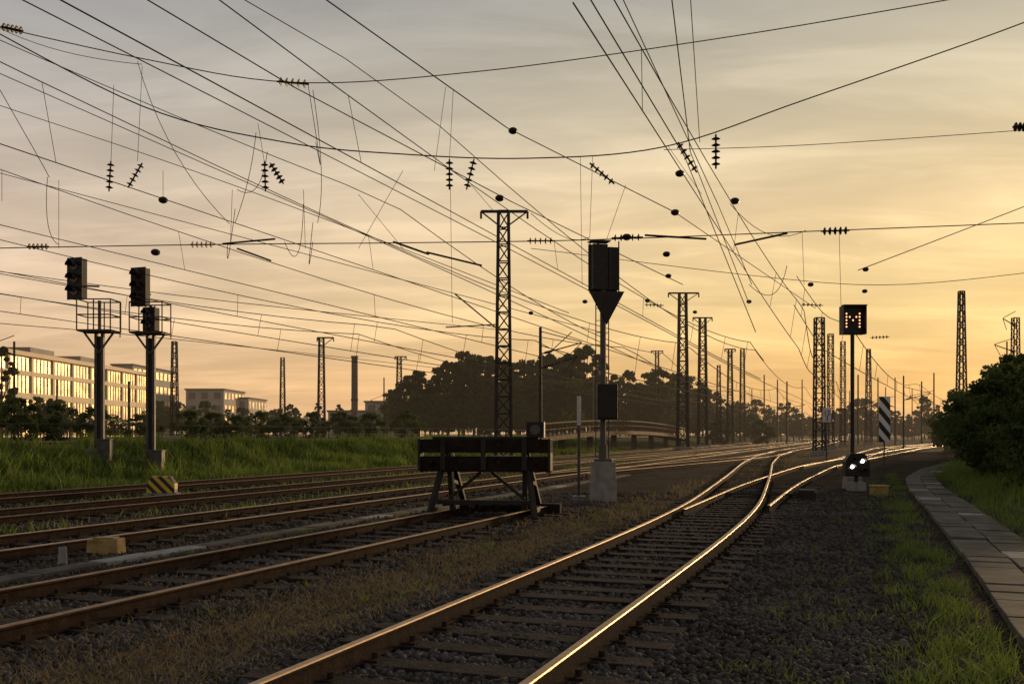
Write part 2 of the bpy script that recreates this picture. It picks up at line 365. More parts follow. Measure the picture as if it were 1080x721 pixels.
n=12000; d=rng.uniform(6,26,n); u=rng.uniform(-11,-6,n); k=(pn(u*2,d,1.5)+rng.random(n)*.5)>.9; d=d[k];u=u[k]
grass('dry_grass_tufts',u+S*d,d,rng.uniform(.03,.12,len(d)),.005,M_dry,.8)
n=60; cd=rng.uniform(6,24,n); cu=np.where(rng.random(n)<.5,-5.3,-9.3)+rng.normal(size=n)*.6
x,d=clump(cu+S*cd,cd,22,.06); grass('weed_tufts',x,d,rng.uniform(.04,.13,len(x)),.005,M_grass,.7)
for uc in(-14.15,-18.65,-5.2):
    n=5000; d=rng.uniform(16,90,n); u=uc+rng.normal(size=n)*.45; k=pn(u*2,d,.8)+rng.random(n)*.4>.75; d=d[k];u=u[k]
    grass('track_weeds',u+S*d,d,rng.uniform(.06,.25,len(d)),.012,M_grass if uc<-6 else M_dry,.6)
n=190; cd=4.5*np.exp(rng.random(n)*math.log(9)); cu=.72+rng.normal(size=n)*.26; k=cu<1.0; cd=cd[k];cu=cu[k]
x,d=clump(cu+S*cd,cd,42,.09); grass('verge_grass',x,d,rng.uniform(.04,.2,len(x)),.005,M_grass,.7)
n=120; cd=8*np.exp(rng.random(n)*math.log(6)); cu=2.35+np.abs(rng.normal(size=n))*.9
x,d=clump(cu+S*cd,cd,50,.16); grass('verge_grass',x,d,rng.uniform(.08,.3,len(x)),.006,M_grass,.6)
n=80; cd=6*np.exp(rng.random(n)*math.log(5)); cu=rng.uniform(-1.0,.6,n)
x,d=clump(cu+S*cd,cd,14,.07); grass('weed_tufts',x,d,rng.uniform(.04,.14,len(x)),.006,M_grass,.7)
n=14000; d=rng.uniform(22,90,n); ur=rng.uniform(2.6,9,n); grass('bank_grass',ur+rshift(d)+S*d,d,rng.uniform(.15,.5,n),.02,M_grass,.4)
mb=MB()
for cx,cy in((3.05,7.4),(3.9,9.6),(6.9,17.2)):
    for i in range(9):
        a=random.uniform(0,6.28); l=random.uniform(.12,.3); p=Vector((cx,cy,0)); q=p+Vector((math.cos(a)*l*.5,math.sin(a)*l*.5,l)); e=q+Vector((math.cos(a+.6)*l*.4,math.sin(a+.6)*l*.4,l*.35))
        mb.tube(p,q,.004,M_bark,.003,n=4); mb.tube(q,e,.003,M_bark,.0015,n=4); mb.tube(q,q+Vector((math.cos(a-1)*l*.3,math.sin(a-1)*l*.3,l*.25)),.003,M_bark,.0015,n=4)
mb.obj('dry_weed_stems')
# ---------------------------------------------------------------- foliage
def leafcloud(cent,rad,per,size):
    n=len(cent)*per
    c=np.repeat(cent,per,axis=0); r=np.repeat(rad,per)
    v=rng.normal(size=(n,3)); v/=np.linalg.norm(v,axis=1)[:,None]; v*= (rng.random(n)**.6*1.15)[:,None]
    p=c+v*r[:,None]*np.array([1,1,.75])
    R=rotmats(n); s=size*rng.uniform(.5,1.3,n)
    q=np.array([(-1,-.6,0),(.9,-.7,.2),(1,.6,0),(-.8,.7,-.2)])
    Q=np.einsum('nij,kj->nki',R,q)*s[:,None,None]+p[:,None]
    return Q
def tree_mesh(name,h,w,ncl,per,size,mt,trunk=True,low=.18,peak=1.,rs=1.):
    t=rng.random(ncl); a=rng.random(ncl)*2*math.pi; prof_=np.sin(np.clip(t*.9+.08,0,1)**peak*math.pi)**.7
    rr=np.sqrt(rng.random(ncl))*w*.52*prof_
    cent=np.stack([np.cos(a)*rr,np.sin(a)*rr,h*(low+(1-low)*t*.95)],-1); rad=w*.5*rng.uniform(.1,.28,ncl)*(1.2-.55*t)*rs
    Q=leafcloud(cent,rad,per,size).reshape(-1,3); T=np.arange(len(Q)).reshape(-1,4)
    me=npmesh(name,Q,T,mt,link=False)
    mb=MB()
    if trunk:
        pts=[Vector((0,0,-.3)),Vector((h*.012,0,h*.3)),Vector((-h*.01,h*.01,h*.6)),Vector((0,0,h*.9))]
        for i in range(3): mb.tube(pts[i],pts[i+1],h*.022*(1-.3*i),M_bark,h*.022*(.7-.28*i),n=7)
    for i in range(0,ncl,3):
        c=Vector(cent[i]); mb.tube((0,0,max(0,c.z*.55)),c,h*.008,M_bark,h*.002,n=5)
    tm=bpy.data.meshes.new(name+'_wood'); tm.from_pydata([tuple(float(q) for q in v) for v in mb.v],[],mb.f); tm.materials.append(M_bark)
    return me,tm
def place(name,ms,x,d,sc,parent=None,z=None):
    me,tm=ms; zz=float(height(x,d)) if z is None else z
    e=empty(name,(x,d,zz)); e.parent=parent; e.rotation_euler[2]=random.uniform(0,6.28); e.scale=(sc*random.uniform(.8,1.15),sc*random.uniform(.8,1.15),sc)
    a=bpy.data.objects.new('crown',me); bdy=bpy.data.objects.new('trunk_and_limbs',tm)
    for o in(a,bdy): col.objects.link(o); o.parent=e
    return e
TV=[tree_mesh('tree_far_%d'%i,10,(5.5,7,8,6,8.5,4.0)[i],(60,66,70,54,68,46)[i],90,.17,M_leaffar,peak=(1,.8,1,.7,1.1,.6)[i]) for i in range(6)]
line=empty('distant_treeline')
def treerow(p0,p1,ntr,top0,top1,dj=8,jit=.12):
    for i in range(ntr):
        t=(i+random.random()*.8)/ntr; px=p0[0]+(p1[0]-p0[0])*t; d=p0[1]+(p1[1]-p0[1])*t+random.uniform(-dj,dj)
        top=top0+(top1-top0)*t; hh=(HZ-top)/F*d+CH-1.0; hh*=random.uniform(1-jit*1.9,1+jit*.8)
        place('tree',random.choice(TV),(px-540)/F*d,d,hh/10,line)
treerow((420,150),(478,150),6,404,386,8,.14)
treerow((478,150),(530,155),6,374,366,6,.08)
treerow((520,155),(560,160),5,392,394,8,.15)
treerow((545,160),(625,160),9,388,366,6,.12)
treerow((610,165),(700,190),13,392,396,8,.15)
treerow((690,190),(790,240),13,394,422,8,.18)
treerow((780,250),(1000,300),28,425,418,14,.2)
treerow((1000,260),(1200,230),12,420,400)
treerow((430,130),(600,140),13,424,422,8,.25)
treerow((600,150),(800,200),15,422,432,8,.25)
treerow((-60,118),(115,125),15,414,418,5,.2)
treerow((110,140),(430,170),32,430,430,10,.28)
treerow((-100,300),(440,330),40,430,434,20,.15)
treerow((430,300),(1000,420),45,432,440,20,.15)
tr=tree_mesh('tree_near_gable',9,3.4,34,200,.12,M_leaf)
place('deciduous_tree',tr,(2-540)/F*95,95,1.0)
BV=[tree_mesh('bush_mesh_%d'%i,2.6,3.4,46,220,.045,M_leaf,trunk=False,low=.04,rs=1.1) for i in range(3)]
for px,d,s in((1070,38,1.55),(1098,33,1.5),(1058,46,1.6),(1046,60,1.8),(1105,28,.95),(1125,36,1.5),(1030,75,1.9),(1078,60,2.3),(1016,95,1.9),(1056,36,.8),(1035,52,.85),(1062,80,2.8)):
    place('bush',BV[random.randrange(3)],(px-540)/F*d,d,s)
for px,d,s in((300,75,.8),(250,70,.7),(330,80,.9),(200,65,.8),(60,60,.9),(20,58,1.0),(390,85,.9),(150,66,.7),(760,150,1.6),(800,165,1.6),(100,62,.8),(430,95,1.1),(225,72,.8),(275,78,.9),(360,84,.9)):
    place('bush',BV[random.randrange(3)],(px-540)/F*d,d,s)
# ---------------------------------------------------------------- masts
def lattice(mb,x,d,z0,z1,wb,wt,mt=M_steel,pan=None):
    H=z1-z0; pan=pan or max(6,int(H/((wb+wt)*.62)))
    def cor(t,i):
        w=(wb+(wt-wb)*t)/2; sx,sy=((-1,-1),(1,-1),(1,1),(-1,1))[i]; return Vector((x+sx*w,d+sy*w,z0+H*t))
    leg=max(.07,.11*wb/.8)
    for i in range(4): mb.beam(cor(0,i),cor(1,i),leg,mt)
    for k in range(pan):
        t0,t1=k/pan,(k+1)/pan
        for i in range(4):
            j=(i+1)%4
            a,b2=(i,j) if k%2 else (j,i)
            mb.beam(cor(t0,a),cor(t1,b2),leg*.55,mt)
            mb.beam(cor(t1,i),cor(t1,j),leg*.5,mt)
def mastobj(px,d,top,wb=.9,wt=.5,arm=None,z0=None,cant=None,name='lattice_catenary_mast'):
    x=(px-540)/F*d; zz=float(height(x,d)) if z0 is None else z0; z1=CH+(HZ-top)/F*d
    mb=MB(); lattice(mb,x,d,zz-.2,z1,wb,wt); mb.box((x,d,zz+.1),(wb*1.5,wb*1.5,.5),M_conc)
    if arm:
        l,r=arm; a=Vector((x-l,d,z1)); bq=Vector((x+r,d,z1)); mb.beam(a,bq,.16,M_steel)
        for e,sg in((a,-1),(bq,1)):
            mb.beam(e,(x,d,z1-1.1),.08,M_steel); mb.tube(e,e+Vector((0,0,-.45)),.07,M_ins,n=6)
    if cant:
        for zc,ln in cant:
            mb.tube((x,d,zc),(x+ln,d,zc+.7),.05,M_steel,n=6); mb.tube((x,d,zc+1.4),(x+ln,d,zc+.75),.035,M_steel,n=6); mb.tube((x+ln,d,zc+.7),(x+ln*.7,d,zc-.4),.03,M_steel,n=6)
            mb.tube((x+ln*.1,d,zc+.06),(x+ln*.25,d,zc+.19),.1,M_ins,n=7)
    return mb.obj(name)
mastobj(531,62,223,1.0,.62,arm=(1.4,1.5))
mastobj(720,105,309,1.1,.7,arm=(1.5,1.7))
mastobj(741,125,335,1.1,.7,arm=(1.2,1.2))
mastobj(864,79,335,.75,.6)
mastobj(1014,105,307,.95,.45)
mastobj(1071,95,335,.7,.5,cant=((9.5,-2),(12,-1.2)))
mastobj(339,115,356,.8,.5,arm=(.5,1.4))
mastobj(298,130,377,.7,.4)
mastobj(184,100,360,.7,.4)
mastobj(421,140,376,.9,.5,arm=(.6,1.0))
mastobj(770,150,368,.9,.5,arm=(.8,.8))
mastobj(758,150,385,.7,.4)
mastobj(783,180,368,.9,.6)
mastobj(876,110,352,.6,.5)
mastobj(889,130,360,.6,.5)
mastobj(916,160,368,.9,.5)
mastobj(693,170,370,.8,.5,arm=(1,1))
def pole(px,d,top,cl=(),name='catenary_pole',r=.13):
    x=(px-540)/F*d; zz=float(height(x,d)); z1=CH+(HZ-top)/F*d; mb=MB(); mb.tube((x,d,zz-.2),(x,d,z1),r,M_steel,r*.75,n=8)
    for zc,ln in cl:
        mb.tube((x,d,zc),(x+ln,d,zc+.8),.05,M_steel,n=6); mb.tube((x,d,zc+1.6),(x+ln,d,zc+.85),.035,M_steel,n=6); mb.tube((x+ln,d,zc+.8),(x+ln*.6,d,zc-.35),.03,M_steel,n=6)
        mb.tube((x+ln*.1,d,zc+.08),(x+ln*.28,d,zc+.22),.09,M_ins,n=7)
    mb.obj(name)
pole(570,70,345,((6.3,2.6),(7.3,2.9)),r=.14)
for px,d,top,cl in((405,150,398,((6,-2),)),(625,150,388,((6.2,3),)),(640,170,398,()),(806,200,395,((6,3),)),(820,210,400,()),(830,170,402,((6,3),)),(846,220,400,((6,-3),)),
    (905,170,395,((6,3),)),(926,200,398,((6,-3),)),(944,150,398,((5.8,-3.5),)),(953,120,396,((5.8,3.2),)),(972,180,402,((6,3),)),(985,130,393,((5.8,-3.2),)),(1033,140,402,((6,-3),)),(1062,120,360,((9,-1.5),)),(934,260,408,()),(962,280,410,()),(896,300,412,()),(860,300,410,()),(875,330,412,()),(793,260,410,((6,-3),)),(136,90,402,()),(60,105,400,()),(15,80,360,((8,-2),)),(1000,240,412,()),(1048,210,412,())):
    pole(px,d,top,cl,r=.12 if d<160 else .17)
# ---------------------------------------------------------------- overhead wires
wb_=MB()
def sagline(xf,d0,d1,zf,step=4):
    ds_=np.arange(d0,d1+step,step); return [Vector((float(xf(dv)),float(dv),float(zf(dv)))) for dv in ds_]
def mess(span,ph,zs,sag): 
    def f(d_): t=((d_-ph)/span)%1.0; return zs-sag*4*t*(1-t)
    return f
def catline(xf,d0,d1,span=62,ph=2,zs=7.4,sag=1.25,zc=5.55,drops=True):
    mf=mess(span,ph,zs,sag)
    def xz(d_):
        t=((d_-ph)/span); return xf(d_)+.25*math.cos(math.pi*t)
    wb_.poly(sagline(xz,d0,d1,lambda q:zc),M_wire); wb_.poly(sagline(xf,d0,d1,mf),M_wire)
    dv=d0+3
    while drops and dv<min(d1,150):
        wb_.poly([(xf(dv),dv,mf(dv)),(xz(dv),dv,zc)],M_wire,.55); dv+=9.3
xA=lambda q: float(np.interp(q,[-10,45,60,110,300],[-6.2,13.2,18,36,104]))
xBr=lambda q: float(np.interp(q,[-10,45,110,160,300],[-6.4,14.2,44,72,156]))
catline(xA,9,300,ph=-18,zs=7.3,sag=1.0)
catline(xBr,30,300,ph=-8,zs=7.6)
catline(lambda q:S*q-7.5,2,70,ph=0)
for u,ph in((-11.9,2),(-16.4,5),(-20.9,0),(-31.5,3),(-36,8)):
    up=1.2 if u<-25 else 0
    catline(lambda q,u=u:S*q+u,2,320,ph=ph,zs=7.5+up,zc=5.55+up)
catline(lambda q:S*q-9.5+.0*q,2,180,ph=20,zs=8.6,zc=6.4,drops=False)
catline(lambda q:.30*q-14,2,180,ph=33,zs=9.4,zc=7.8,drops=False)
def wr(*p,rf=None): wb_.poly([W(*q) for q in p],M_wire,rf)
def bez(p0,p1,p2,n=10,rf=.8):
    a,b2,c=W(*p0),W(*p1),W(*p2); wb_.poly([a*(1-t)**2+b2*2*t*(1-t)+c*t*t for t in [i/n for i in range(n+1)]],M_wire,rf)
def spl(pts,rf=1.1,n=8):
    P=[W(*q) for q in pts]; out=[]
    for i in range(len(P)-1):
        p0=P[max(0,i-1)];p1=P[i];p2=P[i+1];p3=P[min(len(P)-1,i+2)]
        for k in range(n):
            t=k/n; out.append(.5*((2*p1)+(p2-p0)*t+(2*p0-5*p1+4*p2-p3)*t*t+(3*p1-p0-3*p2+p3)*t**3))
    out.append(P[-1]); wb_.poly(out,M_wire,rf)
spl([(-30,22,26),(150,62,24),(308,87,22),(500,76,21),(750,42,19),(1000,0,17),(1150,-30,16)],1.3)
spl([(-30,20,30),(150,112,28),(300,150,27),(430,163,26),(560,167,25),(700,155,24),(850,105,23),(1080,24,22),(1200,-30,21)],1.6)
spl([(700,158,24),(850,153,23.5),(1100,136,23)],.9)
spl([(-20,262,32),(213,258,31),(430,256,29),(620,253,27),(880,243,25),(1110,234,24)],1.3)
spl([(560,262,34),(900,300,40),(1100,286,36)],.8)
spl([(905,285,44),(1080,218,30),(1180,178,26)])
for a,c,rf in(((147,-5,14),(310,92,17),1.3),((310,92,17),(540,213,27),1.2),((540,213,27),(720,300,60),1.1),((337,-5,14),(535,135,20),1.3),((535,135,20),(712,224,34),1.2),((712,224,34),(860,325,90),1),
    ((620,-5,14),(722,165,20),1.4),((722,165,20),(797,350,60),1.1),((655,-5,14),(757,215,24),1),((757,215,24),(793,300,40),.9),((708,-5,14),(728,160,20),1.2),((728,160,20),(790,320,50),1),((728,-5,14),(738,150,20),.9)): wr(a,c,rf=rf)
spl([(0,95,20),(40,165,24),(52,187,24)],.9)
spl([(-10,108,22),(300,215,30),(600,330,52)],.9)
spl([(-10,180,28),(300,262,38),(640,352,70)],.9)
spl([(-10,285,45),(260,320,60),(530,348,90)],.9)
spl([(-10,340,60),(300,370,90),(700,415,200)],.9)
for p in(((0,30,26),(60,60,26),(150,68,25)),((145,65,25),(175,170,26),(242,236,28)),((325,90,22),(345,215,25),(333,150,24)),((330,95,22),(345,190,24),(335,235,26)),((270,140,27),(265,190,27),(248,235,28)),
    ((50,187,26),(45,250,28),(62,258,31)),((240,258,31),(238,300,31),(248,220,30)),((300,255,30),(318,300,30),(320,215,30)),((330,255,30),(322,310,30),(330,235,28)),
    ((250,200,28),(275,215,28),(282,160,27)),((830,280,40),(820,330,42),(790,300,42)),((770,215,26),(810,262,30),(850,243,26)),((560,225,36),(600,262,34),(622,250,30))): bez(*p)
for a,c in(((120,90,27),(117,172,27)),((150,70,25),(145,170,27)),((272,130,27),(279,172,27)),((470,92,21),(458,180,24)),((478,95,22),(474,168,26)),((612,165,25),(614,300,40)),((625,165,25),(622,250,30)),
    ((705,155,24),(740,205,24)),((755,140,23),(755,156,23)),((425,180,27),(378,262,30)),((378,205,27),(425,262,30)),((2,180,30),(2,212,32)),((62,190,28),(62,262,31)),((245,200,30),(243,258,31)),((320,200,29),(322,262,30)),
    ((475,195,26),(477,340,50)),((497,195,26),(520,222,30)),((660,195,26),(640,252,27)),((885,244,25),(887,322,30)),((846,245,25),(848,300,40)),((172,215,27),(172,180,26))): wr(a,c,rf=.6)
hw=wb_.obj('overhead_catenary_wires')
ib=MB()
def ins(p,q,n=5,r=.085):
    p,q=W(*p),W(*q); ib.tube(p,q,.022,M_ins,n=6); v=q-p
    for i in range(n):
        c=p+v*((i+.7)/(n+.4)); u_=v.normalized()*.035
        ib.tube(c-u_,c,r*.45,M_ins,r,n=10); ib.tube(c,c+u_*.4,r,M_ins,r*.6,n=10)
for a,c in(((117,170,27),(115,202,27)),((150,172,27),(135,198,27)),((279,170,27),(280,202,27)),((285,172,27),(299,194,27)),((474,168,26),(474,200,26)),((500,168,26),(492,200,26)),((622,172,25),(648,194,25)),((715,150,24),(735,182,24)),((755,142,23),(755,178,23)),
    ((292,86,22),(326,89,22)),((28,260,32),(52,260,32)),((200,258,31),(226,258,31)),((645,251,27),(678,250,27)),((866,244,25),(896,243,25)),((556,254,28),(585,254,28)),((1,28,26),(25,33,26)),((1068,134,22),(1092,134,22)),((680,321,45),(700,322,45)),((845,321,50),(868,322,50)),((918,356,60),(938,355,60))): ins(a,c,r=.105)
for px,py,d in((541,138,20),(527,209,25),(172,211,26),(164,266,30),(712,224,32),(703,268,36),(717,183,24),(913,284,44),(775,212,30),(705,291,44),(683,317,50),(661,250,27),(855,300,46),(733,329,60),(617,318,52),(560,330,55),(912,307,50),(790,318,52)):
    c=W(px,py,d); ib.ell(c,.0048*min(d,30),.0034*min(d,30),M_ins)
for a,c in(((415,255,28),(452,268,29)),((450,266,29),(508,280,30)),((775,258,28),(830,246,26)),((250,262,31),(286,275,31)),((480,310,40),(526,348,44)),((470,345,45),(525,342,45)),((575,376,60),(603,350,62)),((235,257,31),(290,252,30)),((680,248,27),(745,252,27))):
    ib.tube(W(*a),W(*c),.03,M_steel,n=6)
ib.obj('line_insulators')
# ---------------------------------------------------------------- signals
def head(mb,c,w,h,dp,rot,lamps=3,facing=-1,cap=True):
    mb.box(c,(w,dp,h),M_black,rot)
    c=Vector(c); f=Vector((-math.sin(rot)*facing,math.cos(rot)*facing,0))
    mb.box(c+f*(dp/2+.012),(w*1.25,.024,h*1.04),M_black,rot)
    for i in range(lamps):
        z=h*(.5-(i+.6)/(lamps+.2)); p=c+f*(dp/2+.025)+Vector((0,0,z))
        mb.tube(p,p+f*.02,w*.3,M_redoff,n=14)
        n=10; vs=[];r=w*.33; sd=Vector((math.cos(rot),math.sin(rot),0))
        for j in range(n+1):
            t=math.pi*j/n; o=sd*math.cos(t)*r+Vector((0,0,1))*math.sin(t)*r; vs+= [p+o,p+o+f*.26]
        mb.add(vs,[(2*j,2*j+1,2*j+3,2*j+2) for j in range(n)],M_black)
d=24.7; x=(636-540)/F*d; par=empty('railway_signal',(x,d,0))
def zz(y,d=24.7): return CH+(HZ-y)/F*d
def rel(mb,name,p,bev=0):
    o=mb.obj(name,None,bevel=bev,loc=tuple(p.location)); o.location=(0,0,0); o.parent=p; return o
b1=MB(); b1.box((x,d,.48),(.62,.55,1.0),M_conc,0,.94); b1.box((x,d,1.0),(.42,.36,.1),M_galv); rel(b1,'concrete_base',par,.02)
b1=MB(); b1.tube((x,d,.95),(x,d,zz(262)),.075,M_galv,n=12); b1.tube((x,d,.95),(x,d,1.4),.11,M_galv,n=12)
rel(b1,'pole',par)
b1=MB(); head(b1,(x-.1,d-.02,zz(282)),.38,1.12,.24,.25,3,1); head(b1,(x+.24,d+.12,zz(283)),.28,1.06,.24,.25,3,1)
b1.box((x-.1,d-.02,zz(255)),(.5,.34,.03),M_galv,.25)
b1.tube((x-.3,d-.1,zz(309)),(x+.42,d+.1,zz(309)),.03,M_steel); b1.tube((x+.38,d-.1,zz(255)),(x+.38,d-.1,zz(310)),.018,M_steel); b1.tube((x-.33,d-.1,zz(255)),(x-.33,d-.1,zz(310)),.018,M_steel)
rel(b1,'signal_heads',par,.012)
b1=MB(); b1.prism([(-.38,.4),(.5,.4),(.06,-.42)],-.03,.03,M_black,(x+.02,d-.14,zz(325)),.1); b1.tube((x,d-.12,zz(315)),(x,d,zz(315)),.03,M_steel); rel(b1,'triangular_plate',par)
b1=MB(); b1.box((x+.08,d-.16,zz(424)),(.5,.2,.88),M_black,.1); b1.box((x+.08,d-.275,zz(424)),(.42,.02,.78),M_black,.1); b1.tube((x,d,zz(424)),(x,d-.15,zz(424)),.04,M_steel); rel(b1,'lower_indicator_box',par,.015)
b1=MB()
for sx in(-.16,.16): b1.tube((x+sx,d+.22,1.0),(x+sx,d+.22,zz(312)),.014,M_galv,n=6)
z=1.2
while z<zz(312): b1.tube((x-.16,d+.22,z),(x+.16,d+.22,z),.01,M_galv,n=5); z+=.3
for z in(1.5,3.2,4.8): b1.tube((x,d,z),(x,d+.22,z),.015,M_galv,n=5)
rel(b1,'ladder',par)
d=25.2; x=(610.5-540)/F*d; mb=MB(); mb.box((x,d,1.32),(.075,.05,2.7),M_galv); mb.box((x,d-.035,2.25),(.1,.012,.75),M_white); mb.box((x,d,.04),(.3,.3,.12),M_conc); mb.obj('marker_post',bevel=.004)
def basket(mb,x,d,z,w,dp,h):
    for zq in(z,z+h*.5,z+h):
        cs=[Vector((x-w/2,d-dp/2,zq)),Vector((x+w/2,d-dp/2,zq)),Vector((x+w/2,d+dp/2,zq)),Vector((x-w/2,d+dp/2,zq))]
        for i in range(4): mb.tube(cs[i],cs[(i+1)%4],.024,M_galv,n=6)
    for sx in(-1,0,1):
        for sy in(-1,1): mb.tube((x+sx*w/2,d+sy*dp/2,z),(x+sx*w/2,d+sy*dp/2,z+h),.024,M_galv,n=6)
    mb.box((x,d,z-.02),(w,dp,.05),M_galv)
    for sx in(-1,1): mb.beam((x+sx*w*.45,d,z-.03),(x,d,z-.75),.06,M_galv)
def leftsig(px,d,heads,bz,top,base=470,pw=.13):
    x=(px-540)/F*d; zb=float(height(x,d)); par=empty('gantry_signal',(x,d,zb)); Zf=lambda y: CH+(HZ-y)/F*d
    b1=MB()
    for sx in(-.11,.11): b1.box((x+sx,d,(zb+Zf(bz))/2),(.09,.14,Zf(bz)-zb),M_galv)
    b1.box((x,d,(zb+Zf(bz))/2),(.14,.05,Zf(bz)-zb-.3),M_steel)
    b1.tube((x,d,Zf(bz)),(x,d,Zf(top)),.06,M_galv); b1.box((x,d,zb+.1),(.7,.7,.4),M_conc); rel(b1,'mast',par)
    b1=MB(); basket(b1,x+.02,d-.1,Zf(bz)+.02,1.15,.9,1.05)
    b1.tube((x+.75,d-.1,Zf(bz)+.5),(x+.5,d-.1,Zf(bz)+.5),.02,M_galv); b1.tube((x+.75,d-.1,Zf(bz)-.2),(x+.75,d-.1,Zf(bz)+1.05),.02,M_galv)
    rel(b1,'maintenance_basket',par)
    b1=MB()
    for hx,hy0,hy1,w in heads:
        cx=(hx-540)/F*d; z0,z1=Zf(hy1),Zf(hy0); head(b1,(cx,d-.35,(z0+z1)/2),w,z1-z0,.3,-.35,3 if z1-z0>1 else 2)
        b1.tube((cx,d-.25,(z0+z1)/2-.2),(x,d,(z0+z1)/2-.2),.035,M_galv)
    rel(b1,'signal_heads',par,.012)
    b1=MB(); b1.box((x+.4,d-.5,zb+.25),(.45,.35,.7),M_galv); b1.box((x+.4,d-.5,zb+.62),(.5,.4,.05),M_galv); rel(b1,'control_cabinet',par,.01)
leftsig(105,34.5,[(87,275,317,.52)],350,317)
leftsig(159,35.5,[(153,285,324,.52),(164,326,350,.42)],352,322)
d=30.5; x=(899-540)/F*d; Zf=lambda y: CH+(HZ-y)/F*d; par=empty('departure_indicator_signal',(x,d,0))
b1=MB(); b1.box((x,d,.12),(.5,.5,.5),M_conc,0,.9); rel(b1,'foundation',par,.02)
b1=MB(); b1.tube((x,d,.3),(x,d,Zf(350)),.06,M_steel,n=12); b1.box((x,d,.4),(.3,.3,.04),M_steel); rel(b1,'pole',par)
b1=MB(); zc=Zf(338); b1.box((x-.02,d,zc),(.7,.22,.86),M_black)
for s_ in((-.36,0),(.32,0)): b1.box((x+s_[0],d-.2,zc),(.025,.22,.88),M_black)
b1.box((x-.02,d-.22,zc+.44),(.72,.26,.025),M_black); rel(b1,'matrix_box',par)
b1=MB()
Mp=[(-2,-2),(-2,-1),(-2,0),(-2,1),(-2,2),(-1,1),(0,0),(1,1),(2,2),(2,1),(2,0),(2,-1),(2,-2)]
for a,c in Mp: b1.ell((x-.02+a*.1,d-.12,zc+c*.1),.024,.024,M_orange,8)
rel(b1,'letter_m_lamps',par)
d=29.3; x=(903-540)/F*d; par=empty('dwarf_shunting_signal',(x,d,0))
b1=MB(); b1.box((x,d,.1),(.45,.4,.3),M_conc); b1.tube((x,d,.2),(x,d,.42),.06,M_steel); rel(b1,'base',par)
b1=MB(); zc=.74; pts=[(-.36,-.32),(.36,-.32),(.36,.12),(.2,.36),(-.2,.36),(-.36,.12)]; b1.prism(pts,-.13,.13,M_black,(x,d,zc)); rel(b1,'housing',par,.015)
b1=MB()
for a,c,mt in((-.17,-.03,M_lamp),(.13,.13,M_lamp),(-.17,.17,M_redoff),(.17,-.16,M_redoff)):
    b1.tube((x+a,d-.16,zc+c),(x+a,d-.135,zc+c),.055 if mt is M_lamp else .06,mt,n=12)
rel(b1,'lamps',par)
b1=MB()
for a,c in((-.17,-.03),(.13,.13),(-.17,.17),(.17,-.16)):
    vs=[]
    for j in range(9):
        t=math.pi*j/8; o=Vector((math.cos(t)*.08,0,math.sin(t)*.08)); p=Vector((x+a,d-.13,zc+c)); vs+=[p+o,p+o+Vector((0,-.14,0))]
    b1.add(vs,[(2*j,2*j+1,2*j+3,2*j+2) for j in range(8)],M_black)
rel(b1,'lamp_hoods',par)
d=27; x=(927-540)/F*d; mb=MB(); mb.box((x,d,.12),(.4,.32,.26),M_yc); mb.box((x,d,.26),(.46,.38,.04),M_yc); mb.obj('yellow_junction_box',bevel=.015)
d=25.5; x=(855-540)/F*d; mb=MB(); r=rot; mb.box((x-.1,d,.1),(.5,.95,.2),M_steel,r); mb.box((x-.1,d,.22),(.4,.8,.05),M_steel,r); mb.tube((x-2.2,d+.5,.1),(x,d+.1,.1),.025,M_steel); mb.tube((x-2.2,d+.8,.1),(x,d+.3,.1),.025,M_steel); mb.obj('point_machine',bevel=.02)
def board(px,d,y0,y1,w,mt,name,base=True,rot=0):
    x=(px-540)/F*d; Zf=lambda y: CH+(HZ-y)/F*d; par=empty(name,(x,d,0)); zb=float(height(x,d))
    b1=MB(); b1.tube((x,d+.06,zb-.1),(x,d+.06,Zf(y0)-.1),.04,M_galv); rel(b1,'post',par)
    b1=MB(); b1.box((x,d,(Zf(y0)+Zf(y1))/2),(w,.03,Zf(y0)-Zf(y1)),mt); rel(b1,'plate',par,.004)
board(933,46,418,466,.52,M_strW,'striped_warning_board')
board(997,78,438,462,.5,M_strW,'striped_warning_board')
board(872,58,430,445,.5,M_white,'track_number_sign')
tc=bpy.data.curves.new('numerals','FONT'); tc.body='12\n3'; tc.size=.4; tc.align_x='CENTER'; tc.space_line=.8; tc.extrude=.004
to=bpy.data.objects.new('numerals',tc); col.objects.link(to); to.rotation_euler=(math.pi/2,0,0); to.location=(0,-.025,CH+(HZ-437.5)/F*58); tc.materials.append(M_black)
to.parent=bpy.data.objects['track_number_sign']
d=27; x=(171-540)/F*d; par=empty('striped_shunting_marker',(x,d,0))
b1=MB(); b1.prism([(-.38,0),(.38,0),(.38,.26),(.24,.46),(-.24,.46),(-.38,.26)],-.14,.14,M_strY,(x,d,.06)); rel(b1,'striped_body',par,.02)
b1=MB(); b1.box((x,d,.03),(.9,.4,.08),M_conc); rel(b1,'base_slab',par)
mb=MB(); d=13.8; x=(112-540)/F*d; mb.box((x,d,.1),(.44,.32,.22),M_yc,0,.93); mb.box((x,d,.222),(.3,.2,.02),M_yc); mb.obj('yellow_concrete_block',bevel=.02)
mb=MB(); d=12.6; x=(66-540)/F*d; mb.box((x,d,.1),(.11,.11,.26),M_conc,.3,.8); mb.tube((x,d,.2),(x,d,.245),.03,M_steel); mb.obj('boundary_stone',bevel=.01)
